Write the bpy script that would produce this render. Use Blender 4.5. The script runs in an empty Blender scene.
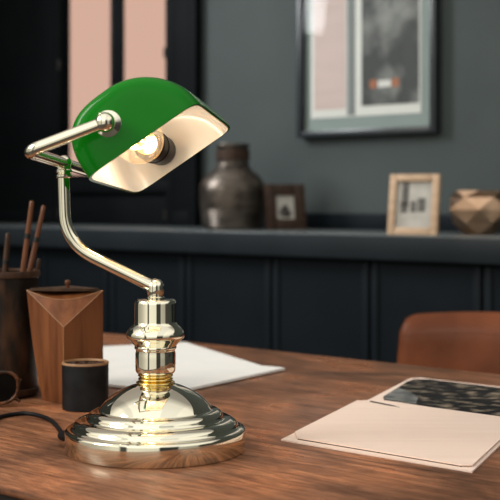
import bpy, bmesh, math, random
from mathutils import Vector, Matrix, noise
random.seed(4)
C = bpy.context.scene.collection
PI = math.pi
V = Vector

# ------------------------------------------------------------------ camera, world, lights, exposure
cam = bpy.data.cameras.new('camera')
cam.sensor_width = 36.0
cam.lens = 86.4
cam.shift_y = -0.1
cam.dof.use_dof = True
cam.dof.focus_distance = 1.40
cam.dof.aperture_fstop = 7.6
cam.clip_start = 0.02
co = bpy.data.objects.new('camera', cam); C.objects.link(co)
co.location = (0, 0, 1.034); co.rotation_euler = (PI/2, 0, 0)
bpy.context.scene.camera = co

world = bpy.data.worlds.new('daylight'); bpy.context.scene.world = world
world.use_nodes = True
wn = world.node_tree; wn.nodes.clear()
w_out = wn.nodes.new('ShaderNodeOutputWorld'); w_bg = wn.nodes.new('ShaderNodeBackground')
w_tc = wn.nodes.new('ShaderNodeTexCoord'); w_sep = wn.nodes.new('ShaderNodeSeparateXYZ')
wn.links.new(w_tc.outputs['Generated'], w_sep.inputs[0])
def w_ramp(sock, stops):
    r = wn.nodes.new('ShaderNodeValToRGB'); wn.links.new(sock, r.inputs[0])
    els = r.color_ramp.elements
    while len(els) < len(stops): els.new(0.5)
    for e, (p, c) in zip(els, stops): e.position = p; e.color = (*c, 1)
    return r
w_add = wn.nodes.new('ShaderNodeMath'); w_add.operation = 'MULTIPLY_ADD'
w_add.inputs[1].default_value = 0.5; w_add.inputs[2].default_value = 0.5
wn.links.new(w_sep.outputs['Y'], w_add.inputs[0])
# behind the viewer: pale bright room; ahead: the peach evening sky beyond the window
rY = w_ramp(w_add.outputs[0], [(0.0, (0.93, 0.96, 0.94)), (0.35, (0.90, 0.90, 0.87)), (0.60, (0.80, 0.79, 0.76)), (0.72, (0.30, 0.29, 0.28)), (0.90, (0.25, 0.23, 0.22)), (0.96, (0.48, 0.31, 0.255))])
w_add2 = wn.nodes.new('ShaderNodeMath'); w_add2.operation = 'MULTIPLY_ADD'
w_add2.inputs[1].default_value = 0.5; w_add2.inputs[2].default_value = 0.5
wn.links.new(w_sep.outputs['X'], w_add2.inputs[0])
rX = w_ramp(w_add2.outputs[0], [(0.0, (0.9, 0.88, 0.82)), (0.12, (1.6, 1.56, 1.46)), (0.17, (1.6, 1.56, 1.46)), (0.19, (0.15, 0.15, 0.15)), (0.235, (0.15, 0.15, 0.15)), (0.255, (1.65, 1.60, 1.50)), (0.57, (1.5, 1.46, 1.38)), (0.59, (0.08, 0.08, 0.08)), (0.76, (0.08, 0.08, 0.08)), (0.78, (0.8, 0.78, 0.74)), (0.92, (0.7, 0.68, 0.64)), (0.94, (0.1, 0.1, 0.1))])
w_mix = wn.nodes.new('ShaderNodeMix'); w_mix.data_type = 'RGBA'; w_mix.blend_type = 'MULTIPLY'
rU = w_ramp(w_sep.outputs['Z'], [(0.25, (1, 1, 1)), (0.55, (0.15, 0.15, 0.15))])     # overhead the light evens out
wn.links.new(rU.outputs[0], w_mix.inputs[0])
wn.links.new(rY.outputs[0], w_mix.inputs[6]); wn.links.new(rX.outputs[0], w_mix.inputs[7])
rZ = w_ramp(w_sep.outputs['Z'], [(0.0, (0.55, 0.54, 0.52)), (0.12, (0.70, 0.69, 0.66)), (0.40, (1.3, 1.28, 1.22)), (1.0, (1.3, 1.3, 1.28))])
rW = w_ramp(w_add.outputs[0], [(0.92, (0, 0, 0)), (0.955, (1, 1, 1))])     # the low evening sky straight ahead is not dimmed
w_mz = wn.nodes.new('ShaderNodeMix'); w_mz.data_type = 'RGBA'; w_mz.blend_type = 'MIX'
wn.links.new(rW.outputs[0], w_mz.inputs[0]); wn.links.new(rZ.outputs[0], w_mz.inputs[6]); w_mz.inputs[7].default_value = (1, 1, 1, 1)
w_m2 = wn.nodes.new('ShaderNodeMix'); w_m2.data_type = 'RGBA'; w_m2.blend_type = 'MULTIPLY'; w_m2.inputs[0].default_value = 1.0
wn.links.new(w_mix.outputs[2], w_m2.inputs[6]); wn.links.new(w_mz.outputs[2], w_m2.inputs[7])
wn.links.new(w_m2.outputs[2], w_bg.inputs[0]); w_bg.inputs[1].default_value = 1.0
wn.links.new(w_bg.outputs[0], w_out.inputs[0])

def area(name, loc, target, size, power, col):
    l = bpy.data.lights.new(name, 'AREA'); l.shape = 'RECTANGLE'; l.size, l.size_y = size
    l.energy = power; l.color = col
    o = bpy.data.objects.new(name, l); C.objects.link(o); o.location = loc
    o.rotation_euler = (V(target) - V(loc)).to_track_quat('-Z', 'Y').to_euler()
    return o
o_ = area('added_table_fill', (-2.6, 0.7, 2.6), (0.10, 1.78, 0.75), (0.9, 1.4), 10, (1.0, 0.95, 0.87))  # lamp added inside the room as assumed light from the left; no window there
o_.data.spread = math.radians(70)
o_ = area('rear_wall_fill', (-1.65, 3.55, 2.25), (0.4, 3.6, 1.2), (0.5, 0.9), 13, (0.95, 0.98, 1.0))  # added fill lamp that grades the rear wall; no window stands there
o_.data.spread = math.radians(95)

vs = bpy.context.scene.view_settings
vs.view_transform = 'Standard'; vs.look = 'None'; vs.gamma = 1.0; vs.use_curve_mapping = False
vs.exposure = 0.0

# ------------------------------------------------------------------ materials
def mat(name, col, rough=0.5, metal=0.0, var=None, scale=(8, 8, 8), detail=4, spread=(0.35, 0.65), bump=0.0,
        bscale=60, coat=0.0, spec=0.5, dist=0.0, rvar=0.0, cells=False):
    m = bpy.data.materials.new(name); m.use_nodes = True
    n = m.node_tree.nodes; L = m.node_tree.links; p = n['Principled BSDF']
    p.inputs['Base Color'].default_value = (*col, 1)
    p.inputs['Roughness'].default_value = rough; p.inputs['Metallic'].default_value = metal
    p.inputs['Coat Weight'].default_value = coat; p.inputs['Coat Roughness'].default_value = 0.04
    p.inputs['Specular IOR Level'].default_value = spec
    tc = n.new('ShaderNodeTexCoord'); mp = n.new('ShaderNodeMapping')
    L.new(tc.outputs['Object'], mp.inputs[0]); mp.inputs['Scale'].default_value = scale
    if var:
        nz = n.new('ShaderNodeTexNoise'); nz.inputs['Scale'].default_value = 1.0
        nz.inputs['Detail'].default_value = detail; nz.inputs['Distortion'].default_value = dist
        L.new(mp.outputs[0], nz.inputs['Vector'])
        r = n.new('ShaderNodeValToRGB'); L.new(nz.outputs['Fac'], r.inputs[0])
        els = r.color_ramp.elements; els[0].position, els[1].position = spread
        els[0].color = (*col, 1); els[1].color = (*var, 1)
        L.new(r.outputs[0], p.inputs['Base Color'])
        if rvar:
            mr = n.new('ShaderNodeMapRange'); L.new(nz.outputs['Fac'], mr.inputs[0])
            mr.inputs[1].default_value, mr.inputs[2].default_value = 0.3, 0.7
            mr.inputs[3].default_value, mr.inputs[4].default_value = rough - rvar, rough + rvar
            L.new(mr.outputs[0], p.inputs['Roughness'])
    if bump:
        nb = n.new('ShaderNodeTexNoise'); nb.inputs['Scale'].default_value = bscale; nb.inputs['Detail'].default_value = 3
        L.new(tc.outputs['Object'], nb.inputs['Vector'])
        b = n.new('ShaderNodeBump'); b.inputs['Strength'].default_value = bump; b.inputs['Distance'].default_value = 0.002
        L.new(nb.outputs['Fac'], b.inputs['Height']); L.new(b.outputs[0], p.inputs['Normal'])
    return m

BOFF = (10.3, 77.7, 0.0)
def wood_table():
    m = bpy.data.materials.new('worn reddish oak'); m.use_nodes = True
    n = m.node_tree.nodes; L = m.node_tree.links; p = n['Principled BSDF']
    p.inputs['Specular IOR Level'].default_value = 0.2
    tc = n.new('ShaderNodeTexCoord')
    def noise_(scale, det, dist=0.0, sub=None):
        mp = n.new('ShaderNodeMapping'); mp.inputs['Scale'].default_value = scale
        if sub: mp.inputs['Location'].default_value = sub
        L.new(tc.outputs['Object'], mp.inputs[0])
        z = n.new('ShaderNodeTexNoise'); z.inputs['Scale'].default_value = 1; z.inputs['Detail'].default_value = det
        z.inputs['Distortion'].default_value = dist
        L.new(mp.outputs[0], z.inputs['Vector']); return z
    def ramp(sock, stops):
        r = n.new('ShaderNodeValToRGB'); L.new(sock, r.inputs[0]); els = r.color_ramp.elements
        while len(els) < len(stops): els.new(0.5)
        for e, (q, c) in zip(els, stops): e.position = q; e.color = (*c, 1)
        return r
    grain = noise_((9, 110, 9), 6, 0.7)
    blot = noise_((4.5, 6.5, 5), 7, 1.0, BOFF)
    fine = noise_((40, 420, 40), 4, 0.3)
    g = ramp(grain.outputs['Fac'], [(0.30, (0.165, 0.069, 0.037)), (0.5, (0.285, 0.125, 0.064)), (0.72, (0.42, 0.188, 0.098))])
    b = ramp(blot.outputs['Fac'], [(0.36, (0.48, 0.48, 0.50)), (0.50, (0.92, 0.90, 0.89)), (0.62, (1.35, 1.22, 1.10))])
    f = ramp(fine.outputs['Fac'], [(0.33, (0.55, 0.53, 0.52)), (0.60, (1.08, 1.08, 1.08))])
    # plank joints: a thin dark line every 0.168 m across the top
    sp = n.new('ShaderNodeSeparateXYZ'); L.new(tc.outputs['Object'], sp.inputs[0])
    wv = n.new('ShaderNodeMath'); wv.operation = 'PINGPONG'; wv.inputs[1].default_value = 0.084
    L.new(sp.outputs['Y'], wv.inputs[0])
    jr = n.new('ShaderNodeMapRange'); L.new(wv.outputs[0], jr.inputs[0])
    jr.inputs[1].default_value, jr.inputs[2].default_value = 0.0, 0.0022
    jr.inputs[3].default_value, jr.inputs[4].default_value = 0.55, 1.0
    def mul(a, bb):
        x = n.new('ShaderNodeMix'); x.data_type = 'RGBA'; x.blend_type = 'MULTIPLY'; x.inputs[0].default_value = 1
        L.new(a, x.inputs[6]); L.new(bb, x.inputs[7]); return x.outputs[2]
    c = mul(mul(mul(g.outputs[0], b.outputs[0]), f.outputs[0]), jr.outputs[0])
    L.new(c, p.inputs['Base Color'])
    mr = n.new('ShaderNodeMapRange'); L.new(blot.outputs['Fac'], mr.inputs[0])
    mr.inputs[1].default_value, mr.inputs[2].default_value = 0.3, 0.7
    mr.inputs[3].default_value, mr.inputs[4].default_value = 0.36, 0.25
    L.new(mr.outputs[0], p.inputs['Roughness'])
    bp = n.new('ShaderNodeBump'); bp.inputs['Strength'].default_value = 0.25; bp.inputs['Distance'].default_value = 0.001
    L.new(fine.outputs['Fac'], bp.inputs['Height']); L.new(bp.outputs[0], p.inputs['Normal'])
    return m

def clear_glass(name, tint=(1, 1, 1), fac=0.08, milk=0.0):
    m = bpy.data.materials.new(name); m.use_nodes = True
    n = m.node_tree.nodes; L = m.node_tree.links; n.clear()
    o = n.new('ShaderNodeOutputMaterial'); t = n.new('ShaderNodeBsdfTransparent'); g = n.new('ShaderNodeBsdfGlossy')
    lw = n.new('ShaderNodeLayerWeight'); lw.inputs['Blend'].default_value = 0.25
    mr = n.new('ShaderNodeMapRange'); mr.inputs[3].default_value = fac * 0.5; mr.inputs[4].default_value = fac * 5
    L.new(lw.outputs['Facing'], mr.inputs[0])
    t.inputs[0].default_value = (*tint, 1); g.inputs['Roughness'].default_value = 0.03
    mx = n.new('ShaderNodeMixShader'); L.new(mr.outputs[0], mx.inputs[0]); L.new(t.outputs[0], mx.inputs[1]); L.new(g.outputs[0], mx.inputs[2])
    out = mx.outputs[0]
    if milk:
        tr = n.new('ShaderNodeBsdfTranslucent'); tr.inputs[0].default_value = (1, 0.9, 0.74, 1)
        m2 = n.new('ShaderNodeMixShader'); m2.inputs[0].default_value = milk
        L.new(out, m2.inputs[1]); L.new(tr.outputs[0], m2.inputs[2]); out = m2.outputs[0]
    L.new(out, o.inputs[0]); return m

def emit(name, col, s):
    m = bpy.data.materials.new(name); m.use_nodes = True
    p = m.node_tree.nodes['Principled BSDF']
    p.inputs['Base Color'].default_value = (*col, 1)
    p.inputs['Emission Color'].default_value = (*col, 1); p.inputs['Emission Strength'].default_value = s
    return m

M = {
 'table': wood_table(),
 'wall': mat('grey green paint', (0.050, 0.060, 0.059), 0.75, var=(0.058, 0.069, 0.068), scale=(3, 3, 3), spec=0.15),
 'cab': mat('charcoal blue paint', (0.0065, 0.009, 0.0115), 0.5, var=(0.0085, 0.0115, 0.0145), scale=(4, 4, 4), spec=0.06),
 'top': mat('slate paint shaded front', (0.014, 0.018, 0.021), 0.36, var=(0.018, 0.022, 0.026), scale=(5, 5, 5), spec=0.12),  # worktop paint darkened to carry the shade on its front face
 'top_lit': mat('slate paint lit top', (0.095, 0.108, 0.110), 0.24, var=(0.11, 0.122, 0.124), scale=(5, 5, 5), spec=0.5),  # same worktop paint, made paler for the light on its top
 'edgeblack': mat('dark stained edge', (0.012, 0.009, 0.008), 0.5, var=(0.018, 0.013, 0.011), scale=(5, 60, 60), spec=0.2),
 'black': mat('black paint', (0.004, 0.005, 0.006), 0.6, var=(0.006, 0.007, 0.008), scale=(5, 5, 5), spec=0.05),
 'floor': mat('dark floor boards', (0.03, 0.02, 0.014), 0.5, var=(0.05, 0.034, 0.024), scale=(2, 20, 2)),
 'metal': mat('polished nickel brass', (0.86, 0.80, 0.64), 0.035, 1.0, var=(0.89, 0.83, 0.67), scale=(20, 20, 20)),
 'gold': mat('polished gold brass', (0.90, 0.70, 0.28), 0.10, 1.0, var=(0.93, 0.74, 0.34), scale=(20, 20, 20)),
 'green': mat('green glass enamel', (0.003, 0.165, 0.005), 0.14, coat=0.0, spec=0.15, var=(0.004, 0.175, 0.008), scale=(6, 6, 6)),
 'white': mat('white enamel', (0.82, 0.80, 0.76), 0.25, var=(0.86, 0.84, 0.80), scale=(6, 6, 6)),
 'bakelite': mat('black bakelite', (0.004, 0.0035, 0.0035), 0.4, var=(0.006, 0.005, 0.005), scale=(30, 30, 30), spec=0.2),
 'rubber': mat('black rubber', (0.005, 0.005, 0.006), 0.5, var=(0.008, 0.008, 0.009), scale=(30, 30, 30), spec=0.15),
 'glass': clear_glass('clear bulb glass', (0.96, 0.90, 0.80), 0.12, 0.018),
 'pane': clear_glass('window glass', (0.98, 0.98, 0.98), 0.03),
 'pglass': clear_glass('picture glass', (0.96, 0.97, 0.97), 0.008),
 'filament': emit('glowing filament', (1.0, 0.58, 0.18), 5),
 'paper': mat('white paper', (0.80, 0.775, 0.74), 0.7, var=(0.83, 0.80, 0.77), scale=(12, 12, 12)),
 'card': mat('pale blush card', (0.82, 0.63, 0.53), 0.65, var=(0.86, 0.67, 0.57), scale=(4, 60, 4)),
 'slit': mat('shadowed card slit', (0.05, 0.035, 0.025), 0.8, var=(0.06, 0.04, 0.03)),  # shade inside the folder's slit and lip gap, put into the colour
 'walnut': mat('reddish walnut', (0.11, 0.035, 0.012), 0.42, var=(0.20, 0.068, 0.024), scale=(70, 70, 7), dist=0.5, spec=0.2),
 'walnut_dark': mat('dark walnut', (0.030, 0.015, 0.008), 0.5, var=(0.065, 0.034, 0.018), scale=(60, 60, 12), spec=0.2),
 'edge': mat('pale wood inlay', (0.26, 0.13, 0.06), 0.5, var=(0.34, 0.18, 0.085), scale=(60, 60, 60)),
 'cup': mat('burnished brown leather', (0.012, 0.008, 0.006), 0.35, var=(0.12, 0.048, 0.020), scale=(26, 26, 9), spread=(0.55, 0.82), bump=0.3, rvar=0.1, spec=0.2),
 'stick': mat('brown lacquered wood', (0.09, 0.032, 0.014), 0.4, var=(0.15, 0.056, 0.026), scale=(90, 90, 12), spec=0.2),
 'stick_dark': mat('dark stained wood', (0.035, 0.016, 0.009), 0.45, var=(0.065, 0.03, 0.016), scale=(90, 90, 12), spec=0.2),
 'beans': mat('roasted brown granules', (0.022, 0.009, 0.005), 0.35, var=(0.07, 0.03, 0.016), scale=(150, 150, 150)),
 'blackcup': mat('matt black wood', (0.007, 0.007, 0.008), 0.5, var=(0.014, 0.014, 0.015), scale=(40, 40, 40), spec=0.15),
 'tort': mat('tortoiseshell', (0.025, 0.010, 0.005), 0.25, var=(0.13, 0.045, 0.016), scale=(90, 90, 90), spread=(0.4, 0.65), spec=0.25),
 'lens': mat('dark lens', (0.004, 0.003, 0.003), 0.12, var=(0.006, 0.005, 0.004), spec=0.04),
 'leather': mat('cognac leather', (0.105, 0.030, 0.012), 0.42, var=(0.16, 0.047, 0.018), scale=(9, 9, 9), bump=0.2, bscale=300, rvar=0.06, spec=0.1),
 'leg': mat('dark metal', (0.02, 0.018, 0.016), 0.4, 0.6, var=(0.03, 0.027, 0.025)),
 'pewter': mat('aged bronze', (0.045, 0.037, 0.031), 0.34, 0.85, var=(0.11, 0.09, 0.074), scale=(10, 10, 40), rvar=0.08),
 'darkwood': mat('dark brown frame wood', (0.028, 0.015, 0.010), 0.5, var=(0.05, 0.027, 0.018), scale=(30, 30, 80), spec=0.2),
 'oak': mat('light oak', (0.42, 0.27, 0.165), 0.5, var=(0.52, 0.35, 0.22), scale=(30, 30, 90)),
 'copper': mat('copper gold metal', (0.50, 0.31, 0.20), 0.30, 1.0, var=(0.60, 0.40, 0.27), scale=(15, 15, 15)),
 'ceramic': mat('pale glazed ceramic', (0.6, 0.6, 0.58), 0.25, var=(0.66, 0.66, 0.64)),
 'mount': mat('grey green mount', (0.20, 0.235, 0.22), 0.7, var=(0.215, 0.25, 0.235), scale=(6, 6, 6)),
 'page': mat('off white page', (0.60, 0.575, 0.53), 0.7, var=(0.63, 0.60, 0.56)),
 'pink_sheen': mat('painted blush reflection', (0.50, 0.37, 0.335), 0.7, var=(0.54, 0.40, 0.365), scale=(3, 3, 30)),
 'stripe': mat('grey stripe of print', (0.11, 0.12, 0.115), 0.7, var=(0.22, 0.23, 0.22), scale=(60, 60, 2)),
 'cloud': mat('cloudy grey print', (0.038, 0.038, 0.036), 0.7, var=(0.30, 0.29, 0.27), scale=(9, 9, 7), spread=(0.47, 0.72), detail=5),
 'rust': mat('rust orange ink', (0.30, 0.10, 0.045), 0.7, var=(0.34, 0.12, 0.055)),
 'frameblack': mat('blue black frame lacquer', (0.016, 0.019, 0.023), 0.32, var=(0.022, 0.026, 0.030)),
 'photo': mat('dark rocky photograph', (0.010, 0.011, 0.012), 0.5, var=(0.36, 0.28, 0.20), scale=(36, 50, 36), spread=(0.50, 0.76), detail=10, dist=0.4, spec=0.1),
 'photopale': mat('misty grey of photograph', (0.06, 0.065, 0.068), 0.5, var=(0.24, 0.24, 0.23), scale=(30, 30, 30), spec=0.1),
 'smallphoto': mat('faded photograph', (0.36, 0.335, 0.30), 0.5, var=(0.44, 0.41, 0.37), scale=(30, 30, 30)),
 'figure': mat('grey shape in photograph', (0.05, 0.045, 0.04), 0.5, var=(0.09, 0.08, 0.07), scale=(60, 60, 60)),
}

# ------------------------------------------------------------------ helpers
WM = {}
def frame(loc=(0, 0, 0), rz=0.0):
    return Matrix.Translation(V(loc)) @ Matrix.Rotation(rz, 4, 'Z')
def tag(o, label, cat, group=None, kind=None):
    o['label'] = label; o['category'] = cat
    if group: o['group'] = group
    if kind: o['kind'] = kind
    return o
def thing(name, label, cat, loc=(0, 0, 0), rz=0.0, group=None):
    o = bpy.data.objects.new(name, None); C.objects.link(o); o.empty_display_size = 0.05
    o.location = loc; o.rotation_euler = (0, 0, rz); WM[o] = frame(loc, rz)
    return tag(o, label, cat, group)
def finish(bm, smooth, ang):
    bmesh.ops.remove_doubles(bm, verts=bm.verts, dist=1e-7)
    bmesh.ops.recalc_face_normals(bm, faces=bm.faces)
    for f in bm.faces: f.smooth = smooth
    if smooth:
        for e in bm.edges:
            if len(e.link_faces) == 2 and e.calc_face_angle(0) > ang: e.smooth = False
def obj(name, bm, m, parent=None, local=False, smooth=True, ang=0.7, base=None, recalc=True):
    """mesh from bm. With a parent: vertices are in world space unless local. base: origin frame of a thing that is one mesh"""
    if recalc: finish(bm, smooth, ang)
    F = WM[parent] if parent else (base or Matrix())
    if not local: bm.transform(F.inverted())
    me = bpy.data.meshes.new(name); bm.to_mesh(me); bm.free()
    me.materials.append(M[m])
    o = bpy.data.objects.new(name, me); C.objects.link(o)
    if parent: o.parent = parent; WM[o] = WM[parent]
    else: o.matrix_world = F; WM[o] = F
    return o
def struct(name, bm, m, parent=None, F=None, smooth=True):
    o = obj(name, bm, m, parent, True, smooth, base=F)
    if not parent: o['kind'] = 'structure'
    return o

def box(bm, lo, hi, bev=0.0, seg=2, X=None):
    r = bmesh.ops.create_cube(bm, size=1.0)['verts']
    for v in r:
        v.co = V([lo[i] + (v.co[i] + 0.5) * (hi[i] - lo[i]) for i in range(3)])
    geo = r
    if bev:
        es = list({e for v in r for e in v.link_edges})
        g = bmesh.ops.bevel(bm, geom=es, offset=bev, segments=seg, affect='EDGES', profile=0.5)
        geo = g['verts']
        geo = list({v for f in g['faces'] for v in f.verts} | set(v for v in r if v.is_valid))
    if X is not None: bmesh.ops.transform(bm, matrix=X, verts=geo)
    return bm
def B(*a, **k): return box(bmesh.new(), *a, **k)
def lathe(bm, prof, X=None, n=96):
    """prof: list of (r, z); r=0 closes on the axis"""
    rings = []
    for r, z in prof:
        if r < 1e-7: rings.append([bm.verts.new((0, 0, z))])
        else: rings.append([bm.verts.new((r*math.cos(2*PI*i/n), r*math.sin(2*PI*i/n), z)) for i in range(n)])
    for a, b in zip(rings, rings[1:]):
        for i in range(n):
            j = (i + 1) % n
            if len(a) == 1 and len(b) == 1: continue
            if len(a) == 1: bm.faces.new((a[0], b[j], b[i]))
            elif len(b) == 1: bm.faces.new((a[i], a[j], b[0]))
            else: bm.faces.new((a[i], a[j], b[j], b[i]))
    if X is not None: bmesh.ops.transform(bm, matrix=X, verts=[v for r in rings for v in r])
    return bm
def LT(prof, X=None, n=96): return lathe(bmesh.new(), prof, X, n)
def T(x, y, z): return Matrix.Translation((x, y, z))
def fillet(pts, rad, n=8):
    pts = [V(p) for p in pts]; out = [pts[0]]
    for a, b, c in zip(pts, pts[1:], pts[2:]):
        u = (a - b).normalized(); w = (c - b).normalized()
        th = u.angle(w); d = min(rad / math.tan(th/2), (a-b).length*0.49, (c-b).length*0.49)
        p, q = b + u*d, b + w*d
        for i in range(n + 1):
            t = i / n; out.append((1-t)**2*p + 2*t*(1-t)*b + t*t*q)
    out.append(pts[-1]); return out
def spline(pts, n=10):
    pts = [V(p) for p in pts]; P = [2*pts[0]-pts[1]] + pts + [2*pts[-1]-pts[-2]]; out = []
    for i in range(1, len(P)-2):
        a, b, c, d = P[i-1:i+3]
        for k in range(n):
            t = k/n
            out.append(0.5*((2*b) + (c-a)*t + (2*a-5*b+4*c-d)*t*t + (3*b-a-3*c+d)*t**3))
    out.append(pts[-1]); return out
def tube(bm, pts, r, n=20, closed=False, caps=True):
    pts = [V(p) for p in pts]; N = len(pts)
    rr = r if isinstance(r, (list, tuple)) else [r]*N
    tan = []
    for i in range(N):
        a = pts[(i-1) % N] if closed or i else pts[0]
        b = pts[(i+1) % N] if closed or i < N-1 else pts[-1]
        tan.append((b-a).normalized())
    nrm = tan[0].orthogonal().normalized(); rings = []
    for i in range(N):
        nrm = (nrm - tan[i]*nrm.dot(tan[i])).normalized(); bi = tan[i].cross(nrm)
        rings.append([bm.verts.new(pts[i] + rr[i]*(math.cos(2*PI*k/n)*nrm + math.sin(2*PI*k/n)*bi)) for k in range(n)])
    for i in range(N if closed else N-1):
        a, b = rings[i], rings[(i+1) % N]
        off = 0
        if closed and i == N-1:
            off = min(range(n), key=lambda o: sum((a[k].co-b[(k+o) % n].co).length for k in range(0, n, 4)))
        for k in range(n):
            bm.faces.new((a[k], a[(k+1) % n], b[(k+1+off) % n], b[(k+off) % n]))
    if caps and not closed:
        bm.faces.new(rings[0][::-1]); bm.faces.new(rings[-1])
    return bm
def TB(*a, **k): return tube(bmesh.new(), *a, **k)
def sphere(bm, c, r, n=32, s=(1, 1, 1)):
    bmesh.ops.create_uvsphere(bm, u_segments=n, v_segments=n//2, radius=r, matrix=Matrix.Translation(V(c)) @ Matrix.Diagonal((*s, 1)))
    return bm
def SP(*a, **k): return sphere(bmesh.new(), *a, **k)
def prism(bm, poly, z0, z1, bev=0.0):
    a = [bm.verts.new((x, y, z0)) for x, y in poly]; b = [bm.verts.new((x, y, z1)) for x, y in poly]
    n = len(poly)
    bm.faces.new(a[::-1]); top = bm.faces.new(b)
    for i in range(n): bm.faces.new((a[i], a[(i+1) % n], b[(i+1) % n], b[i]))
    if bev: bmesh.ops.bevel(bm, geom=list(top.edges), offset=bev, segments=2, affect='EDGES')
    return bm
def PR(*a, **k): return prism(bmesh.new(), *a, **k)
def axes(o, x, y, z):
    m = Matrix((x, y, z)).transposed().to_4x4(); m.translation = o; return m

TOP = 0.75
RZ = -math.atan2(0.649, 0.760)          # the table, cabinets and rear wall share this heading
RF = Matrix.Rotation(RZ, 4, 'Z')        # local x runs along the table's long side, local y towards the rear wall
def rw(x, y, z=0.0): return RF @ V((x, y, z))

# ------------------------------------------------------------------ the room
WALL, CAB, CZ = 3.03, 2.58, 0.943
struct('floor', B((-5.5, -1.5, -0.05), (2.0, WALL+0.1, 0.0)), 'floor', F=RF, smooth=False)
wx0, wx1, wz0, wz1 = -3.506, -2.945, 1.10, 2.35
bm = bmesh.new()
box(bm, (-5.5, WALL, 0), (wx0-0.20, WALL+0.12, 2.8)); box(bm, (wx1, WALL, 0), (2.0, WALL+0.12, 2.8))
box(bm, (wx0-0.20, WALL, 0), (wx1, WALL+0.12, wz0)); box(bm, (wx0-0.20, WALL, wz1), (wx1, WALL+0.12, 2.8))
struct('wall_rear', bm, 'wall', F=RF, smooth=False)
struct('wall_left', B((-4.44, -0.6, 0), (-4.32, WALL-0.0005, 2.8)), 'wall', F=RF, smooth=False)
struct('trim_1', B((-2.80, WALL-0.015, CZ), (2.0, WALL, CZ+0.05), bev=0.003), 'cab', F=RF)
# window in the rear wall, its left part behind the folded shutter
wf = bmesh.new()
for lo, hi in (((wx0-0.2, WALL-0.004, wz0), (wx0+0.004, WALL+0.012, wz1)), ((wx1-0.008, WALL-0.004, wz0), (wx1, WALL+0.012, wz1)),
               ((wx0+0.004, WALL-0.004, wz0), (wx1-0.008, WALL+0.012, wz0+0.03)), ((wx0+0.004, WALL-0.004, wz1-0.03), (wx1-0.008, WALL+0.012, wz1))):
    box(wf, lo, hi)
W1 = struct('window_1', wf, 'black', F=RF)
struct('mullion', B((-3.252, WALL-0.004, wz0+0.03), (-3.200, WALL+0.012, wz1-0.03), bev=0.003), 'black', W1)
struct('glazing_bead', B((-3.266, WALL+0.000, wz0+0.03), (-3.254, WALL+0.010, wz1-0.03), bev=0.002), 'leg', W1)
struct('glass_pane', B((wx0, WALL+0.002, wz0+0.02), (wx1-0.004, WALL+0.006, wz1-0.02)), 'pane', W1)
struct('window_sill', B((wx0-0.02, WALL-0.04, wz0-0.04), (wx1+0.02, WALL-0.004, wz0), bev=0.004), 'black', W1)
struct('shade_panel', B((wx0, WALL-0.02, CZ), (wx1, WALL, wz0-0.04), bev=0.003), 'black', W1)  # black sheet standing in for shade on the wall below the sill

def shutter(x0, x1, label):
    t = thing('window_shutter', label, 'shutter', rw((x0+x1)/2, WALL-0.024, CZ+0.002), RZ, 'black window shutters')
    w = (x1-x0)/2
    H = 1.46
    obj('shutter_panel', B((-w, -0.012, 0), (w, 0.018, H), bev=0.004), 'black', t, True)
    fr = bmesh.new()
    for lo, hi in (((-w, -0.015, 0), (-w+0.035, -0.010, H)), ((w-0.035, -0.015, 0), (w, -0.010, H)),
                   ((-w+0.035, -0.015, 0), (w-0.035, -0.010, 0.05)), ((-w+0.035, -0.015, H-0.05), (w-0.035, -0.010, H))):
        box(fr, lo, hi, bev=0.002)
    obj('shutter_frame', fr, 'black', t, True)
    sx = w if x0 < wx0 else -w
    for hz in (0.02, 0.585, 1.2):
        obj('hinge', LT([(0, 0), (0.007, 0), (0.007, 0.035), (0, 0.035)], T(sx, -0.014, hz), 16), 'leg', t, True)
shutter(-4.06, wx0-0.002, 'wide black shutter folded open left of the pale window')
shutter(wx1+0.002, -2.80, 'narrow black shutter folded open between the pale window and grey wall')

# built-in cabinets and their worktop
def cabinet(x0, label):
    t = thing('cabinet', label, 'cabinet', rw(x0+0.335, CAB+0.215, 0), RZ, 'charcoal cabinets along the rear wall')
    z1 = CZ-0.066
    obj('body', B((-0.334, -0.17, 0.08), (0.334, 0.21, z1)), 'cab', t, True, smooth=False)
    obj('plinth', B((-0.334, -0.13, 0), (0.334, 0.19, 0.08)), 'black', t, True, smooth=False)
    for s in (-1, 1):
        a, b = (-0.331, -0.004) if s < 0 else (0.004, 0.331)
        d = bmesh.new()
        box(d, (a, -0.180, 0.085), (b, -0.170, z1-0.004))
        for lo, hi in (((a, -0.186, 0.085), (a+0.022, -0.179, z1-0.004)), ((b-0.022, -0.186, 0.085), (b, -0.179, z1-0.004)),
                       ((a+0.022, -0.186, 0.085), (b-0.022, -0.179, 0.11))):
            box(d, lo, hi, bev=0.003)
        obj('door', d, 'cab', t, True)
for k, (x0, lab) in enumerate((
        (-4.16, 'charcoal panelled cabinet below the left black shutter, far left in the dark'),
        (-3.49, 'charcoal panelled cabinet under the pale window, behind the lamp'),
        (-2.82, 'charcoal panelled cabinet under the bronze vase, right of the lamp pole'),
        (-2.15, 'charcoal panelled cabinet under the small dark frame and the light oak frame'),
        (-1.48, 'charcoal panelled cabinet behind the cognac leather chair, at the right edge'))):
    cabinet(x0, lab)
wt = thing('worktop', 'long slate grey worktop running over the charcoal cabinets', 'worktop', rw(-2.3, CAB+0.2, CZ-0.064), RZ)
obj('slab', B((-2.0, -0.196, 0.002), (2.0, 0.2495, 0.064), bev=0.003), 'top_lit', wt, True)
obj('shaded_front', B((-2.0, -0.2, 0.0), (2.0, -0.196, 0.0625), bev=0.0015), 'top', wt, True)  # separate strip so the front can be coloured as shaded

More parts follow.
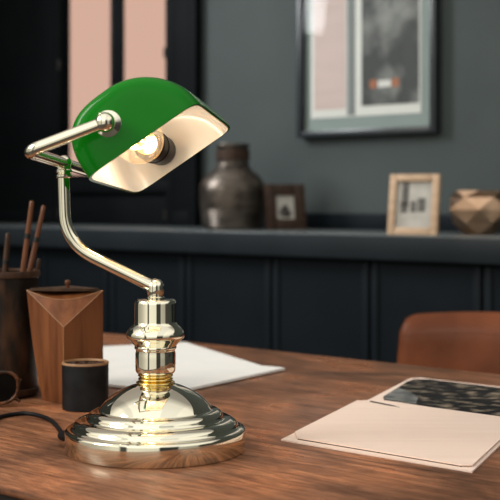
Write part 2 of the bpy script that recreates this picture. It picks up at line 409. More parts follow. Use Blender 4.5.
# ------------------------------------------------------------------ the table
tx0, tx1, ty0, ty1 = -2.42, -0.2, 0.742, 1.752
tc = rw((tx0+tx1)/2, (ty0+ty1)/2, 0)
tb = thing('table', 'large worn reddish brown wooden table carrying the green lamp', 'table', tc, RZ)
hx, hy = (tx1-tx0)/2, (ty1-ty0)/2
obj('tabletop', B((-hx, -hy, TOP-0.008), (hx, hy, TOP), bev=0.003), 'table', tb, True)
ob_ = obj('underside_board', B((-hx+0.004, -hy+0.004, TOP-0.038), (hx-0.004, hy-0.004, TOP-0.0078)), 'edgeblack', tb, True, smooth=False)
ob_['label'] = 'dark edge band'
ap = bmesh.new()
for lo, hi in (((-hx+.1, -hy+.09, .62), (hx-.1, -hy+.115, TOP-.038)), ((-hx+.1, hy-.115, .62), (hx-.1, hy-.09, TOP-.038)),
               ((-hx+.09, -hy+.1, .62), (-hx+.115, hy-.1, TOP-.038)), ((hx-.115, -hy+.1, .62), (hx-.09, hy-.1, TOP-.038))): box(ap, lo, hi)
obj('apron', ap, 'walnut_dark', tb, True, smooth=False)
for sx in (-1, 1):
    for sy in (-1, 1):
        x, y = sx*(hx-0.11), sy*(hy-0.11)
        obj('leg', B((x-.035, y-.035, 0), (x+.035, y+.035, TOP-.038), bev=.004), 'walnut_dark', tb, True)

# ------------------------------------------------------------------ leather chair
ch = thing('leather_chair', 'cognac leather chair with a curved back, behind the table at right', 'chair', rw(-1.168, 2.0, 0), RZ)
def chair_back():
    bm = bmesh.new(); NX, NZ = 40, 22; W = 0.275
    grid = {}
    for side in (0, 1):
        for i in range(NX+1):
            for j in range(NZ+1):
                s = -1 + 2*i/NX; t = j/NZ
                sw = math.copysign(abs(s)**0.9, s)
                ztop = 0.800 - 0.016*abs(s)**2.0
                rc = 0.035                                     # rounded top corners
                dx = max(0, abs(sw)*W - (W-rc))
                ztop -= rc - math.sqrt(max(0, rc*rc - dx*dx)) if dx > 0 else 0
                z = 0.44 + (ztop-0.44)*t
                th = 0.030*(1-0.0*t)
                edge = min(1.0, (1-abs(s))*9)**0.5 * min(1.0, (1-t)*9 + 0.0)**0.5
                y = 0.20 + 0.05*t - 0.06*sw*sw + (th if side else -th)*edge
                grid[side, i, j] = bm.verts.new((sw*W, y, z))
    for side in (0, 1):
        for i in range(NX):
            for j in range(NZ):
                f = [grid[side, i, j], grid[side, i+1, j], grid[side, i+1, j+1], grid[side, i, j+1]]
                bm.faces.new(f if side else f[::-1])
    for i in range(NX):
        bm.faces.new([grid[0, i, 0], grid[0, i+1, 0], grid[1, i+1, 0], grid[1, i, 0]])
    bmesh.ops.remove_doubles(bm, verts=bm.verts, dist=1e-5)
    return bm
bk = obj('backrest', chair_back(), 'leather', ch, True, ang=1.4)
# raised seam just below the back's top edge
seam = []
for i in range(41):
    s = -0.93 + 1.86*i/40; sw = math.copysign(abs(s)**0.9, s)
    seam.append((sw*0.275, 0.20+0.046 - 0.06*sw*sw - 0.0292*min(1, (1-abs(s))*9)**0.5, 0.800-0.016*s*s-0.042))
obj('seam', TB(seam, 0.0022, 8), 'leather', bk, True)
obj('seat', B((-0.25, -0.27, 0.39), (0.25, 0.20, 0.47), bev=0.03, seg=4), 'leather', ch, True)
for sx in (-1, 1):
    for sy in (-1, 1):
        obj('leg', TB([(sx*0.21, sy*0.19-0.03, 0.40), (sx*0.235, sy*0.215-0.03, 0.0)], [0.014, 0.010], 16), 'leg', ch, True)

# ------------------------------------------------------------------ banker's lamp
LX, LY = -0.10765, 1.367
lamp = thing('desk_lamp', "polished brass banker's lamp with a tilted green shade and lit bulb", 'lamp', (LX, LY, TOP))
XB = T(LX, LY, TOP)
drum = [(0, 0), (0.1010, 0), (0.1025, 0.0015), (0.1025, 0.0222), (0.1020, 0.0240), (0.1005, 0.0252), (0.0975, 0.0258)]
def tier(r0, z0, r1, z1, n=8):     # a rolled step: steep convex shoulder then a shallow run up to the next
    return [(r0 + (r1-r0)*(1-math.cos(PI/2*k/n)), z0 + (z1-z0)*math.sin(PI/2*k/n)) for k in range(n+1)]
prof = drum + [(0.0955, 0.0262), (0.0945, 0.0272)] + tier(0.0936, 0.0280, 0.0795, 0.0362) + [(0.0782, 0.0366), (0.0775, 0.0374)] \
     + tier(0.0768, 0.0384, 0.0660, 0.0460) + [(0.0648, 0.0464), (0.0642, 0.0472)] \
     + [(0.0634, 0.0484), (0.0600, 0.0528), (0.0555, 0.0572), (0.0495, 0.0618), (0.0430, 0.0659), (0.0370, 0.0691), (0.0310, 0.0717), (0.0265, 0.0733), (0.0235, 0.0742), (0.0220, 0.0750), (0.020, 0.0752), (0.0, 0.0752)]
obj('base', LT(prof, XB, 160), 'metal', lamp, ang=0.9)
def ztop(y): return (450 - y) * 0.001139
def rib(r0, r1, za, zb, n=8):
    return [(r0 + (r1-r0)*math.sin(PI*k/n), za + (zb-za)*k/n) for k in range(n+1)]
z1, z2 = 0.0745, ztop(374)
h3 = (z2-z1)/3
obj('ribbed_collar', LT([(0, z1)] + rib(0.0182, 0.0222, z1, z1+h3) + rib(0.0175, 0.0200, z1+h3, z1+2*h3) + rib(0.0175, 0.0200, z1+2*h3, z2) + [(0, z2)], XB), 'gold', lamp, ang=1.2)
p = [(0, ztop(374)), (0.0200, ztop(374)), (0.0215, ztop(373)), (0.0227, ztop(371)), (0.0229, ztop(366)), (0.0229, ztop(354)), (0.0222, ztop(351.5)),
     (0.0224, ztop(350)), (0.0238, ztop(349)), (0.0240, ztop(347.5)), (0.0236, ztop(346.5)), (0.0262, ztop(343.5)), (0.0295, ztop(340.5)), (0.0322, ztop(338.5)), (0.0333, ztop(336.5)),
     (0.0332, ztop(334)), (0.0318, ztop(331)), (0.0292, ztop(328)), (0.0262, ztop(325.8)), (0.0243, ztop(324)), (0.0238, ztop(322)), (0.0237, ztop(304)), (0.0232, ztop(301.5)), (0.0215, ztop(300)), (0, ztop(299.8))]
obj('column', LT(p, XB), 'metal', lamp, ang=0.9)
jz = ztop(287.7)
p = [(0, ztop(300)), (0.0102, ztop(300)), (0.0104, ztop(298)), (0.0090, ztop(297)), (0.0088, ztop(295.5)), (0.0096, ztop(294)), (0.0098, jz), ] + [(0.0098*math.cos(a*PI/20), jz+0.0098*math.sin(a*PI/20)) for a in range(1, 10)] + [(0, jz+0.0098)]
obj('pivot_joint', LT(p, XB, 48), 'metal', lamp)
K = 0.00113917
def lp(px, py, dy=0.0): return V(((px-250)*K, LY+dy, 1.034+(200-py)*K))
pole = fillet([lp(153, 286.5), lp(65.5, 243.5), lp(63.3, 175)], 0.060, 16)
obj('pole', TB(pole, 0.0070, 24), 'metal', lamp)
ball = lp(64, 163.5)
p = [(0, -0.0165), (0.0085, -0.0165), (0.0092, -0.0155), (0.0092, -0.0135), (0.0080, -0.0125), (0.0080, -0.011), (0.0092, -0.0100), (0.0092, -0.0075), (0.0080, -0.0065), (0.0075, -0.002)] \
    + [(0.0086*math.cos(a*PI/16), 0.001+0.0086*math.sin(a*PI/16)) for a in range(0, 8)] + [(0, 0.0096)]
obj('pole_finial', LT(p, Matrix.Translation(ball), 40), 'metal', lamp)

# shade frame: ea runs along the shade away from the viewer, ew across its mouth, ed out through its crown
ea = V((0.1475, 1, -0.065)).normalized()
ew = V((0.832, 0, 0.555)); ew = (ew - ea*ew.dot(ea)).normalized()
ed = ea.cross(ew); ed = ed if ed.z > 0 else -ed
C0 = V((-0.09729, LY, 1.0887))
def sh(a, w, d): return C0 + ea*a + ew*w + ed*d
pw, pd = -0.019, 0.0345                     # pivot line of the shade
yl = 0.1285
pn, pf = sh(-yl, pw, pd), sh(yl, pw, pd)
yoke = fillet([pn, ball - ea*yl, ball + ea*yl, pf], 0.013, 10)
obj('yoke', TB(yoke, 0.0067, 20), 'metal', lamp)
def spow(x, p): return math.copysign(abs(x)**p, x)
def dome(bm, L, W, D, nu=56, nv=96, n=11.0, ql=0.64, qr=1.04):
    grid = []
    for j in range(1, nv):
        t = PI*j/nv
        a, rho = -L*spow(math.cos(t), 2/n), math.sin(t)**(2/n)
        row = []
        for i in range(nu+1):
            q = ql if i < nu/2 else qr                          # the lower wall bellies out more than the upper one
            row.append(bm.verts.new(sh(a, -W*rho*spow(math.cos(PI*i/nu), q), D*rho*max(0.0, math.sin(PI*i/nu))**q)))
        grid.append(row)
    p0, p1 = bm.verts.new(sh(-L, 0, 0)), bm.verts.new(sh(L, 0, 0))
    for a, b in zip(grid, grid[1:]):
        for i in range(nu): bm.faces.new((a[i], a[i+1], b[i+1], b[i]))
    for i in range(nu): bm.faces.new((grid[0][i+1], grid[0][i], p0)); bm.faces.new((grid[-1][i], grid[-1][i+1], p1))
    return [p0] + [g[0] for g in grid] + [p1] + [g[-1] for g in reversed(grid)]
def shell(L, W, D, t):
    bm = bmesh.new(); o = dome(bm, L, W, D); n = dome(bm, L-t, W-t, D-t)
    for i in range(len(o)):
        j = (i+1) % len(o); bm.faces.new((o[i], n[i], n[j], o[j]))
    return bm
SL, SW, SD = 0.1165, 0.0725, 0.0715
shade = obj('shade', shell(SL, SW, SD, 0.0022), 'green', lamp, ang=1.2)
lin = obj('lining', shell(SL-0.0023, SW-0.0023, SD-0.0023, 0.001), 'white', shade, ang=1.2); lin['label'] = 'white inner lining'
def axm(o, z):
    z = z.normalized(); x = z.orthogonal().normalized(); return axes(o, x, z.cross(x), z)
for nm, c, dr in (('knob', pn, -ea), ('knob', pf, ea)):
    k = obj(nm, LT([(0, -0.0106)] + [(0.0106*math.cos(a*PI/16), 0.0106*math.sin(a*PI/16)) for a in range(-7, 8)] + [(0, 0.0106)], axm(c, dr), 40), 'metal', lamp)
    obj('knob_washer', LT([(0, -0.018), (0.0145, -0.018), (0.0150, -0.0165), (0.0150, -0.0125), (0.0130, -0.0112), (0.0090, -0.0105), (0.0060, -0.008), (0, -0.008)], axm(c, dr), 40), 'metal', k)
bw, bd = -0.0160, 0.027
obj('socket', LT([(0, 0), (0.0165, 0), (0.0190, 0.002), (0.0190, 0.022), (0.0200, 0.023), (0.0200, 0.030), (0.0185, 0.031), (0.0185, 0.066), (0.012, 0.068), (0, 0.068)], axm(sh(0.042, bw, bd), ea), 40), 'bakelite', lamp)
ba = -0.006; br = 0.0280
bp = [(0, -br)] + [(br*math.cos(a*PI/40), br*math.sin(a*PI/40)) for a in range(-19, 13)]
bp += [(0.0140, 0.0262), (0.0128, 0.0300), (0.0125, 0.036), (0.0125, 0.0475), (0, 0.0475)]
bulb = obj('bulb', LT(bp, axm(sh(ba, bw, bd), ea), 48), 'glass', lamp)
obj('bulb_cap', LT([(0, 0.036), (0.0128, 0.036), (0.0132, 0.038), (0.0132, 0.0475), (0, 0.0475)], axm(sh(ba, bw, bd), ea), 32), 'gold', bulb)
BX = axm(sh(ba, bw, bd), ea)
fil = bmesh.new()
zig = []
for i in range(8):
    a = 2*PI*i/8
    r0, r1 = 0.007, 0.0125
    zig += [BX @ V((r0*math.cos(a), r0*math.sin(a), 0.014)), BX @ V((r1*math.cos(a+0.2), r1*math.sin(a+0.2), -0.012)), BX @ V((r1*math.cos(a+0.55), r1*math.sin(a+0.55), -0.012))]
zig.append(zig[0])
tube(fil, spline(zig, 4), 0.0010, 8)
obj('filament', fil, 'filament', bulb)
stem = bmesh.new(); tube(stem, [BX @ V((0, 0, 0.036)), BX @ V((0, 0, 0.012))], [0.004, 0.002], 12)
obj('glass_stem', stem, 'glass', bulb)
pl = bpy.data.lights.new('bulb_glow', 'POINT'); pl.energy = 0.75; pl.color = (1.0, 0.90, 0.76); pl.shadow_soft_size = 0.012
plo = bpy.data.objects.new('bulb_glow', pl); C.objects.link(plo); plo.location = sh(ba, bw, bd)

# power cord
bx = LX - 0.1005
CZ_ = TOP+0.0029
cord = spline([(bx, LY+0.002, TOP+0.0145), (bx-0.010, LY+0.018, TOP+0.012), (-0.2316, 1.463, CZ_), (-0.2530, 1.528, CZ_), (-0.2735, 1.563, CZ_), (-0.2964, 1.581, CZ_),
               (-0.314, 1.571, CZ_), (-0.325, 1.549, CZ_), (-0.337, 1.495, CZ_), (-0.36, 1.42, CZ_), (-0.42, 1.36, CZ_)], 10)
cd = obj('power_cord', TB(cord, 0.0027, 12), 'rubber', lamp)
obj('strain_relief', TB([(bx+0.003, LY, TOP+0.0150), (bx-0.003, LY+0.006, TOP+0.0142), (bx-0.009, LY+0.017, TOP+0.0122)], [0.0070, 0.0066, 0.0050], 16), 'rubber', cd)

# ------------------------------------------------------------------ left of the lamp: cup, sticks, wooden box, small cup, glasses
cx, cy = -0.356, 1.745
ct = thing('pencil_cup', 'tall dark brown burnished pencil cup at the left edge, holding wooden sticks', 'pencil cup', (cx, cy, TOP))
obj('cup_body', LT([(0, 0), (0.0445, 0), (0.0460, 0.0015), (0.0485, 0.178), (0.0455, 0.178), (0.0430, 0.006), (0, 0.006)], T(cx, cy, TOP), 64), 'cup', ct)
obj('rim_band', LT([(0.0487, 0.172), (0.0505, 0.173), (0.0508, 0.179), (0.0495, 0.182), (0.0470, 0.182), (0.0457, 0.179), (0.0457, 0.1782), (0.0487, 0.1782)] + [(0.0487, 0.172)], T(cx, cy, TOP), 64), 'stick_dark', ct)
obj('foot_band', LT([(0.0464, 0.004), (0.0480, 0.005), (0.0482, 0.012), (0.0468, 0.013), (0.0464, 0.004)], T(cx, cy, TOP), 64), 'stick_dark', ct)
def stick(a, b, r, m, name, label, cat, flat=False):
    a, b = V(a), V(b); d = (b-a).normalized(); L = (b-a).length
    X = axm(a, d)
    t = thing(name, label, cat, a, 0, 'wooden sticks in the pencil cup')
    bm = bmesh.new()
    lathe(bm, [(0, 0), (r*0.75, 0), (r, 0.01), (r, L*0.80), (r*0.88, L*0.96), (r*0.85, L-0.002), (r*0.6, L), (0, L)], X, 10)
    obj('shaft', bm, m, t, ang=0.5)
    bm = bmesh.new()
    lathe(bm, [(r*1.0, L*0.80), (r*1.14, L*0.802), (r*1.14, L*0.825), (r*0.98, L*0.827), (r*0.9, L*0.827), (r*0.9, L*0.80), (r, L*0.80)], X, 16)
    obj('band', bm, 'leg', t)
stick((-0.350, 1.728, 0.757), (-0.3165, 1.742, 1.033), 0.0040, 'stick', 'wooden_stick', 'tallest brown stick standing in the pencil cup, left of its leaning twin', 'stick')
stick((-0.358, 1.745, 0.757), (-0.3030, 1.764, 1.026), 0.0040, 'stick', 'wooden_stick', 'brown stick leaning right in the pencil cup, just right of the tallest one', 'stick')
stick((-0.372, 1.755, 0.757), (-0.358, 1.776, 0.985), 0.0046, 'stick_dark', 'wooden_stick', 'reddish stick at the left edge of the photo, in the pencil cup', 'stick')
stick((-0.338, 1.763, 0.757), (-0.3085, 1.756, 0.948), 0.0036, 'stick_dark', 'wooden_stick', 'short dark stick just clearing the right rim of the pencil cup', 'stick')

# wooden box with a corner towards us and a V-shaped facet
wb = thing('wooden_box', 'reddish wooden box with a V-shaped front facet, behind the small black cup', 'box', (-0.262, 1.705, TOP))
def wbox():
    bm = bmesh.new(); n = 8; rings = []
    zt, zv = 0.9065, 0.858
    for j in range(n+1):
        t = j/n; z = TOP + (zv-TOP)*t
        k = (1-(z-TOP)/(zt-TOP))
        Lx = -0.3145 + 0.021*k**1.6
        rings.append([bm.verts.new(c) for c in ((Lx, 1.700, z), (-0.2580+0.000*k, 1.662, z), (-0.2075, 1.695, z), (-0.262, 1.752, z))])
    for a, b in zip(rings, rings[1:]):
        for i in range(4): bm.faces.new((a[i], a[(i+1) % 4], b[(i+1) % 4], b[i]))
    bm.faces.new(rings[0][::-1])
    L, F, R, K_ = rings[-1]
    tL, tR, tK = bm.verts.new((-0.3165, 1.700, zt)), bm.verts.new((-0.2075, 1.695, zt)), bm.verts.new((-0.262, 1.752, zt))
    arc = []
    for i in range(1, 12):
        s = i/12; e = math.sin(PI*s)
        arc.append(bm.verts.new((-0.3165 + 0.109*s, 1.700-0.005*s-0.014*e, zt-0.0125*e)))
    ch_ = [tL] + arc + [tR]
    bm.faces.new((L, F, tL)); bm.faces.new((F, R, tR))
    for a, b in zip(ch_, ch_[1:]): bm.faces.new((F, b, a))
    bm.faces.new((R, K_, tK, tR)); bm.faces.new((K_, L, tL, tK))
    bm.faces.new(ch_ + [tK])
    return bm
obj('box_body', wbox(), 'walnut', wb, ang=0.35)
inl = bmesh.new()
F_ = V((-0.2580, 1.6615, 0.858))
tube(inl, [V((-0.3165, 1.6995, 0.9065)), F_], 0.0006, 8); tube(inl, [V((-0.2075, 1.6945, 0.9065)), F_], 0.0006, 8)
tube(inl, [(-0.3165+0.109*i/12, 1.700-0.005*i/12-0.0143*math.sin(PI*i/12), 0.9065-0.0125*math.sin(PI*i/12)) for i in range(13)], 0.0006, 8)
tube(inl, [F_, V((-0.2580, 1.6615, TOP+0.004))], 0.0006, 8)
obj('inlay_line', inl, 'edge', wb)
lid = bmesh.new()
lp_ = [(-0.3125+0.101*i/16, 1.6985-0.005*i/16-0.009*math.sin(PI*i/16)) for i in range(17)] + [(-0.262, 1.748)]
prism(lid, lp_, 0.9058, 0.9095, 0.001)
ld = obj('lid', lid, 'walnut_dark', wb, ang=0.5)
obj('lid_knob', LT([(0, 0), (0.0028, 0), (0.0026, 0.005), (0.0040, 0.007), (0.0042, 0.0095), (0.003, 0.0115), (0, 0.012)], T(-0.2585, 1.700, 0.909), 24), 'stick', ld)

bc = thing('small_cup', 'small matt black cup with a tan rim, in front of the wooden box', 'cup', (-0.2242, 1.634, TOP))
XC = T(-0.2242, 1.634, TOP)
obj('cup_body', LT([(0, 0), (0.0300, 0), (0.0312, 0.0012), (0.0316, 0.0615), (0.0300, 0.0615), (0.0288, 0.005), (0, 0.005)], XC, 64), 'blackcup', bc)
obj('rim_band', LT([(0.0290, 0.0612), (0.0318, 0.0612), (0.0319, 0.0632), (0.0312, 0.0642), (0.0296, 0.0642), (0.0290, 0.0632), (0.0290, 0.0612)], XC, 64), 'edge', bc)
bm = bmesh.new()
for i in range(95):
    a = random.random()*2*PI; r = 0.0245*math.sqrt(random.random())
    X = T(-0.2242+r*math.cos(a), 1.634+r*math.sin(a), TOP+0.057+0.004*random.random()) @ Matrix.Rotation(random.random()*PI, 4, 'Z') @ Matrix.Rotation(random.uniform(-.5, .5), 4, 'X') @ Matrix.Diagonal((1.3, 0.9, 0.7, 1))
    bmesh.ops.create_icosphere(bm, subdivisions=1, radius=0.0034, matrix=X)
lathe(bm, [(0, 0.0052), (0.0285, 0.0052), (0.0292, 0.056), (0, 0.058)], XC, 40)
tag(obj('coffee_beans', bm, 'beans', None, base=T(-0.2242, 1.634, TOP+0.0052)), 'dark brown beans filling the small black cup', 'beans', kind='stuff')

# eyeglasses lying at the very left, lens towards us
gx, gy = -0.341, 1.640
gl = thing('eyeglasses', 'dark tortoiseshell eyeglasses at the left edge, in front of the pencil cup', 'eyeglasses', (gx-0.033, gy, TOP), 0.10)
def lens_pts(cx_, n=48, k=1.0):
    out = []
    for i in range(n):
        a = 2*PI*i/n
        x = 0.0235*k*spow(math.cos(a), 0.82); z = 0.0213*k*spow(math.sin(a), 0.85) + 0.0030*k*math.cos(a)*math.copysign(1, cx_)
        out.append((cx_+x, 0.0, 0.0266+z))
    return out
for s in (-1, 1):
    rim = obj('rim', TB(lens_pts(s*0.033), 0.0026, 12, closed=True), 'tort', gl, True)
    bm = bmesh.new()
    a = [bm.verts.new((x, -0.0008, z)) for x, y, z in lens_pts(s*0.033, k=0.985)]; b = [bm.verts.new((x, 0.0008, z)) for x, y, z in lens_pts(s*0.033, k=0.985)]
    bm.faces.new(a); bm.faces.new(b[::-1])
    for i in range(48): bm.faces.new((a[i], b[i], b[(i+1) % 48], a[(i+1) % 48]))
    ln = obj('lens', bm, 'lens', gl, True); ln['label'] = 'dark lens'
    y0 = 0.006 if s < 0 else 0.012
    obj('temple', TB(fillet([(s*0.056, 0.001, 0.036), (s*0.060, y0, 0.036), (-s*0.030, y0+0.002, 0.028), (-s*0.058, y0+0.003, 0.006)], 0.006, 6), 0.0021, 10), 'tort', gl, True)
obj('bridge', TB(spline([(-0.0112, 0, 0.030), (0, -0.001, 0.034), (0.0112, 0, 0.030)], 6), 0.0026, 10), 'tort', gl, True)

# ------------------------------------------------------------------ papers
def sheet(name, poly, z0, z1, m, label, cat, group=None):
    c = V((sum(p[0] for p in poly)/len(poly), sum(p[1] for p in poly)/len(poly), z0))
    return tag(obj(name, PR(poly, z0, z1), m, None, smooth=False, base=Matrix.Translation(c)), label, cat, group)
d1 = V((-0.561, -0.826)); e1 = V((-0.826, 0.561)); R1 = V((0.058, 1.993))
d2 = V((0.40, -0.916)); e2 = V((-0.916, -0.40)); T2 = V((-0.128, 2.385))
sheet('paper_sheet', [T2, T2+d2*0.40, T2+d2*0.40+e2*0.29, T2+e2*0.29], TOP+0.0002, TOP+0.0016, 'paper', 'lower white paper sheet behind the lamp, reaching the rear table edge', 'paper', 'white papers behind the lamp')
sheet('paper_sheet', [R1, R1+d1*0.30, R1+d1*0.30+e1*0.21, R1+e1*0.21], TOP+0.0018, TOP+0.0056, 'paper', 'upper white paper sheet behind the lamp, its corner pointing right', 'paper', 'white papers behind the lamp')

# blush folder: lower sheet, upper panel with a thin lip at its front, upright flap lying open behind it
N1, N2 = V((0.0365, 1.414)), V((0.231, 1.248))
sd = V((0.1155, 0.273)).normalized(); fd = (N2-N1)
fl = thing('card_folder', 'pale blush card folder lying open at the right of the table', 'folder', (N1.x+0.15, N1.y+0.1, TOP))
def q(s, t): p_ = N1 + fd*s + sd*t; return (p_.x, p_.y)
obj('rear_panel', PR([q(0, 0), q(1, 0), q(1, 0.29), q(0.99, 0.36), q(0.99, 0.52), q(0.93, 0.55), q(0.10, 0.552), q(0.045, 0.535), q(0.045, 0.31), q(0, 0.295)], TOP+0.0002, TOP+0.0020), 'card', fl, smooth=False)
obj('front_panel', PR([q(0.075, 0.012), q(0.94, 0.010), q(0.985, 0.018), q(0.985, 0.288), q(0.01, 0.286), q(0.012, 0.04)], TOP+0.0032, TOP+0.0046), 'card', fl, smooth=False)
obj('shadow_gap', PR([q(0.076, 0.0122), q(0.94, 0.0102), q(0.96, 0.28), q(0.03, 0.28)], TOP+0.0020, TOP+0.0032), 'slit', fl, smooth=False)  # dark filler painting the shaded gap under the front panel
obj('slot_shade', PR([q(0.09, 0.285), q(0.22, 0.276), q(0.30, 0.2745), q(0.24, 0.283), q(0.09, 0.2935)], TOP+0.0041, TOP+0.0049), 'slit', fl, smooth=False)  # flat dark piece with the slit's shade in its colour
ph = [q(0.10, 0.345), q(0.13, 0.325), q(0.45, 0.318), q(0.985, 0.316), q(0.985, 0.525), q(0.70, 0.535), q(0.18, 0.540), q(0.085, 0.525), q(0.07, 0.50), q(0.085, 0.43)]
pp = sheet('photo_print', ph, TOP+0.0022, TOP+0.0030, 'photo', 'dark rocky landscape photograph lying on the rear panel of the blush folder', 'photograph')
WM[pp] = pp.matrix_world.copy()
obj('misty_corner', PR([q(0.105, 0.348), q(0.135, 0.329), q(0.34, 0.323), q(0.30, 0.37), q(0.22, 0.40), q(0.14, 0.42), q(0.092, 0.43)], TOP+0.0029, TOP+0.0033), 'photopale', pp, smooth=False)

# ------------------------------------------------------------------ things on the worktop
vx, vy = -0.0530, 3.73
vt = thing('bronze_vase', 'squat ribbed bronze vase with a short wide neck on the worktop', 'vase', (vx, vy, CZ))
vp = [(0, 0), (0.086, 0), (0.092, 0.004)]
for i in range(25):
    t = i/24; z = 0.008 + 0.182*t
    r = 0.093 + 0.012*math.sin(PI*min(1, t*1.05)*0.9)
    if t > 0.60: r -= 0.046*((t-0.60)/0.40)**2.2
    vp += [(r, z), (r-0.0014, z+0.003)]
vp += [(0.054, 0.196), (0.050, 0.200), (0.0495, 0.206), (0.0495, 0.250), (0.0505, 0.256), (0.052, 0.262), (0.050, 0.265), (0.045, 0.264), (0.043, 0.20), (0.06, 0.185), (0.08, 0.15), (0.08, 0.01), (0, 0.01)]
obj('vase_body', LT(vp, T(vx, vy, CZ), 80), 'pewter', vt, ang=0.9)
obj('neck_band', LT([(0.0496, 0.215), (0.0525, 0.217), (0.0525, 0.243), (0.0496, 0.245), (0.0496, 0.215)], T(vx, vy, CZ), 64), 'darkwood', vt)

def small_frame(c, rz, w, h, bar, m, lean, label, photo_fn):
    t = thing('framed_photo', label, 'photo frame', (c[0], c[1], CZ), rz, 'photo frames on the worktop')
    X = Matrix.Rotation(-lean, 4, 'X')
    D = 0.02
    dz = 0.0
    bm = bmesh.new()
    for lo, hi in (((-w/2, 0, dz), (-w/2+bar, D, h)), ((w/2-bar, 0, dz), (w/2, D, h)), ((-w/2+bar, 0, dz), (w/2-bar, D, bar)), ((-w/2+bar, 0, h-bar), (w/2-bar, D, h))):
        box(bm, lo, hi, bev=0.002, X=X)
    obj('frame', bm, m, t, True)
    obj('backing', B((-w/2+0.004, D*0.7, 0.004), (w/2-0.004, D*0.98, h-0.004), X=X), 'darkwood', t, True, smooth=False)
    pc = obj('picture', B((-w/2+bar-0.001, D*0.45, bar-0.001), (w/2-bar+0.001, D*0.7, h-bar+0.001), X=X), 'smallphoto', t, True, smooth=False)
    bm = bmesh.new(); photo_fn(bm, X, D, w, h, bar)
    obj('picture_figure', bm, 'figure', pc, True, smooth=False)
    st = bmesh.new()
    hh = h*0.72
    b = X @ V((0, D, hh))
    box(st, (-0.012, 0, 0), (0.012, 0.003, math.hypot(b.z, 0.035)), X=T(0, b.y+0.035, 0) @ Matrix.Rotation(math.atan2(0.035, b.z), 4, 'X'))
    obj('easel_back', st, 'darkwood', t, True, smooth=False)
def fig1(bm, X, D, w, h, bar):
    for x, z, r in ((0.0, 0.068, 0.011), (-0.004, 0.056, 0.016), (0.006, 0.052, 0.014)):
        lathe(bm, [(0, 0), (r, 0), (r, 0.0006), (0, 0.0006)], X @ T(x, D*0.45, z) @ Matrix.Rotation(PI/2, 4, 'X'), 20)
def fig2(bm, X, D, w, h, bar):
    y = D*0.45
    for x0, x1, z0, z1 in ((-0.033, -0.015, 0.075, 0.148), (-0.036, -0.017, 0.060, 0.090), (-0.010, 0.006, 0.062, 0.092), (0.010, 0.030, 0.063, 0.100)):
        box(bm, (x0, y-0.0006, z0), (x1, y, z1), X=X)
small_frame((0.1135, 3.66), 0.30, 0.128, 0.142, 0.034, 'darkwood', 0.16, 'small dark brown wooden photo frame beside the bronze vase', fig1)
small_frame((0.4225, 3.14), -0.40, 0.134, 0.163, 0.019, 'oak', 0.20, 'light oak photo frame leaning back beside the faceted copper vase', fig2)

# faceted copper vase
gv = V((0.603, 3.165, CZ))
def faceted():
    bm = bmesh.new(); n = 6; rings = []
    for r, z, ph_ in ((0.044, 0, 0), (0.066, 0.030, 0.5), (0.087, 0.066, 0), (0.074, 0.098, 0.5), (0.068, 0.116, 0), (0.060, 0.116, 0), (0.066, 0.095, 0.5), (0.04, 0.01, 0)):
        rings.append([bm.verts.new(gv + V((r*math.cos(2*PI*(i+ph_)/n+0.35), r*math.sin(2*PI*(i+ph_)/n+0.35), z))) for i in range(n)])
    phs = (0, 0.5, 0, 0.5, 0, 0, 0.5, 0)
    for k, (a, b) in enumerate(zip(rings, rings[1:])):
        pa, pb = phs[k], phs[k+1]
        for i in range(n):
            j = (i+1) % n
            if pa == pb: bm.faces.new((a[i], a[j], b[j], b[i]))
            elif pa < pb: bm.faces.new((a[i], a[j], b[i])); bm.faces.new((a[j], b[j], b[i]))
            else: bm.faces.new((a[i], b[j], b[i])); bm.faces.new((a[i], a[j], b[j]))
    bm.faces.new(rings[0][::-1]); bm.faces.new(rings[-1])
    return bm
tag(obj('faceted_vase', faceted(), 'copper', None, smooth=False, base=Matrix.Translation(gv)), 'faceted copper coloured vase on the worktop at the right edge', 'vase')
pv = V((0.712, 3.07, CZ))
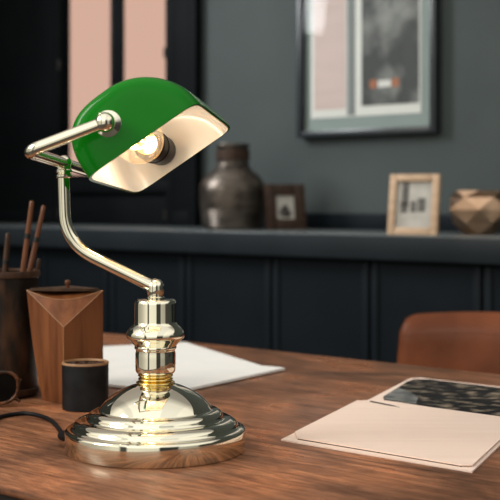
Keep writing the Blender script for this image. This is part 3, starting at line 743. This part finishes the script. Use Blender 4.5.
tag(obj('ceramic_vase', LT([(0, 0), (0.03, 0), (0.038, 0.05), (0.050, 0.11), (0.044, 0.15), (0.020, 0.185), (0.018, 0.21), (0.022, 0.215), (0.016, 0.21), (0.016, 0.185), (0.03, 0.15), (0.03, 0.01), (0, 0.01)], Matrix.Translation(pv), 48), 'ceramic', None, base=Matrix.Translation(pv)), 'pale ceramic vase cut off by the right edge, beside the faceted copper vase', 'vase')

# ------------------------------------------------------------------ large framed picture on the wall
fx0, fx1, fz0, fz1 = -2.365, -1.852, 1.231, 1.97
pf_ = thing('framed_picture', 'large black framed picture with grey mount hanging on the grey wall', 'picture', rw((fx0+fx1)/2, WALL-0.001, fz0), RZ)
w, H = (fx1-fx0)/2, fz1-fz0
bm = bmesh.new(); bar = 0.020
for lo, hi in (((-w, -0.034, 0), (-w+bar, 0, H)), ((w-bar, -0.034, 0), (w, 0, H)), ((-w+bar, -0.034, 0), (w-bar, 0, bar)), ((-w+bar, -0.034, H-bar), (w-bar, 0, H))): box(bm, lo, hi, bev=0.003)
obj('frame', bm, 'frameblack', pf_, True)
mo = obj('mount', B((-w+bar, -0.014, bar), (w-bar, -0.004, H-bar)), 'mount', pf_, True, smooth=False)
px0, px1, pz0, pz1 = -w+0.046, w-0.060, 0.060, H-0.07
pg = obj('page', B((px0, -0.0155, pz0), (px1, -0.0138, pz1)), 'page', pf_, True, smooth=False)
obj('pink_reflection', B((px0+0.012, -0.0162, pz0+0.026), (px0+0.135, -0.0150, pz1-0.02)), 'pink_sheen', pg, True, smooth=False)  # window reflection in the glass, painted as a flat pink panel
obj('grey_stripe', B((px0+0.140, -0.0164, pz0+0.004), (px0+0.170, -0.0150, pz1-0.02)), 'stripe', pg, True, smooth=False)
obj('cloud_print', B((px0+0.195, -0.0164, pz0+0.030), (px1-0.006, -0.0150, pz1-0.02)), 'cloud', pg, True, smooth=False)
for x in (0.225, 0.305):
    obj('rust_mark', B((px0+x, -0.0168, pz0+0.082), (px0+x+0.026, -0.0160, pz0+0.108)), 'rust', pg, True, smooth=False)
obj('pale_block', B((px0+0.256, -0.0168, pz0+0.084), (px0+0.302, -0.0160, pz0+0.104)), 'page', pg, True, smooth=False)
obj('glass', B((-w+bar-0.003, -0.026, bar-0.003), (w-bar+0.003, -0.024, H-bar+0.003)), 'pglass', pf_, True, smooth=False)
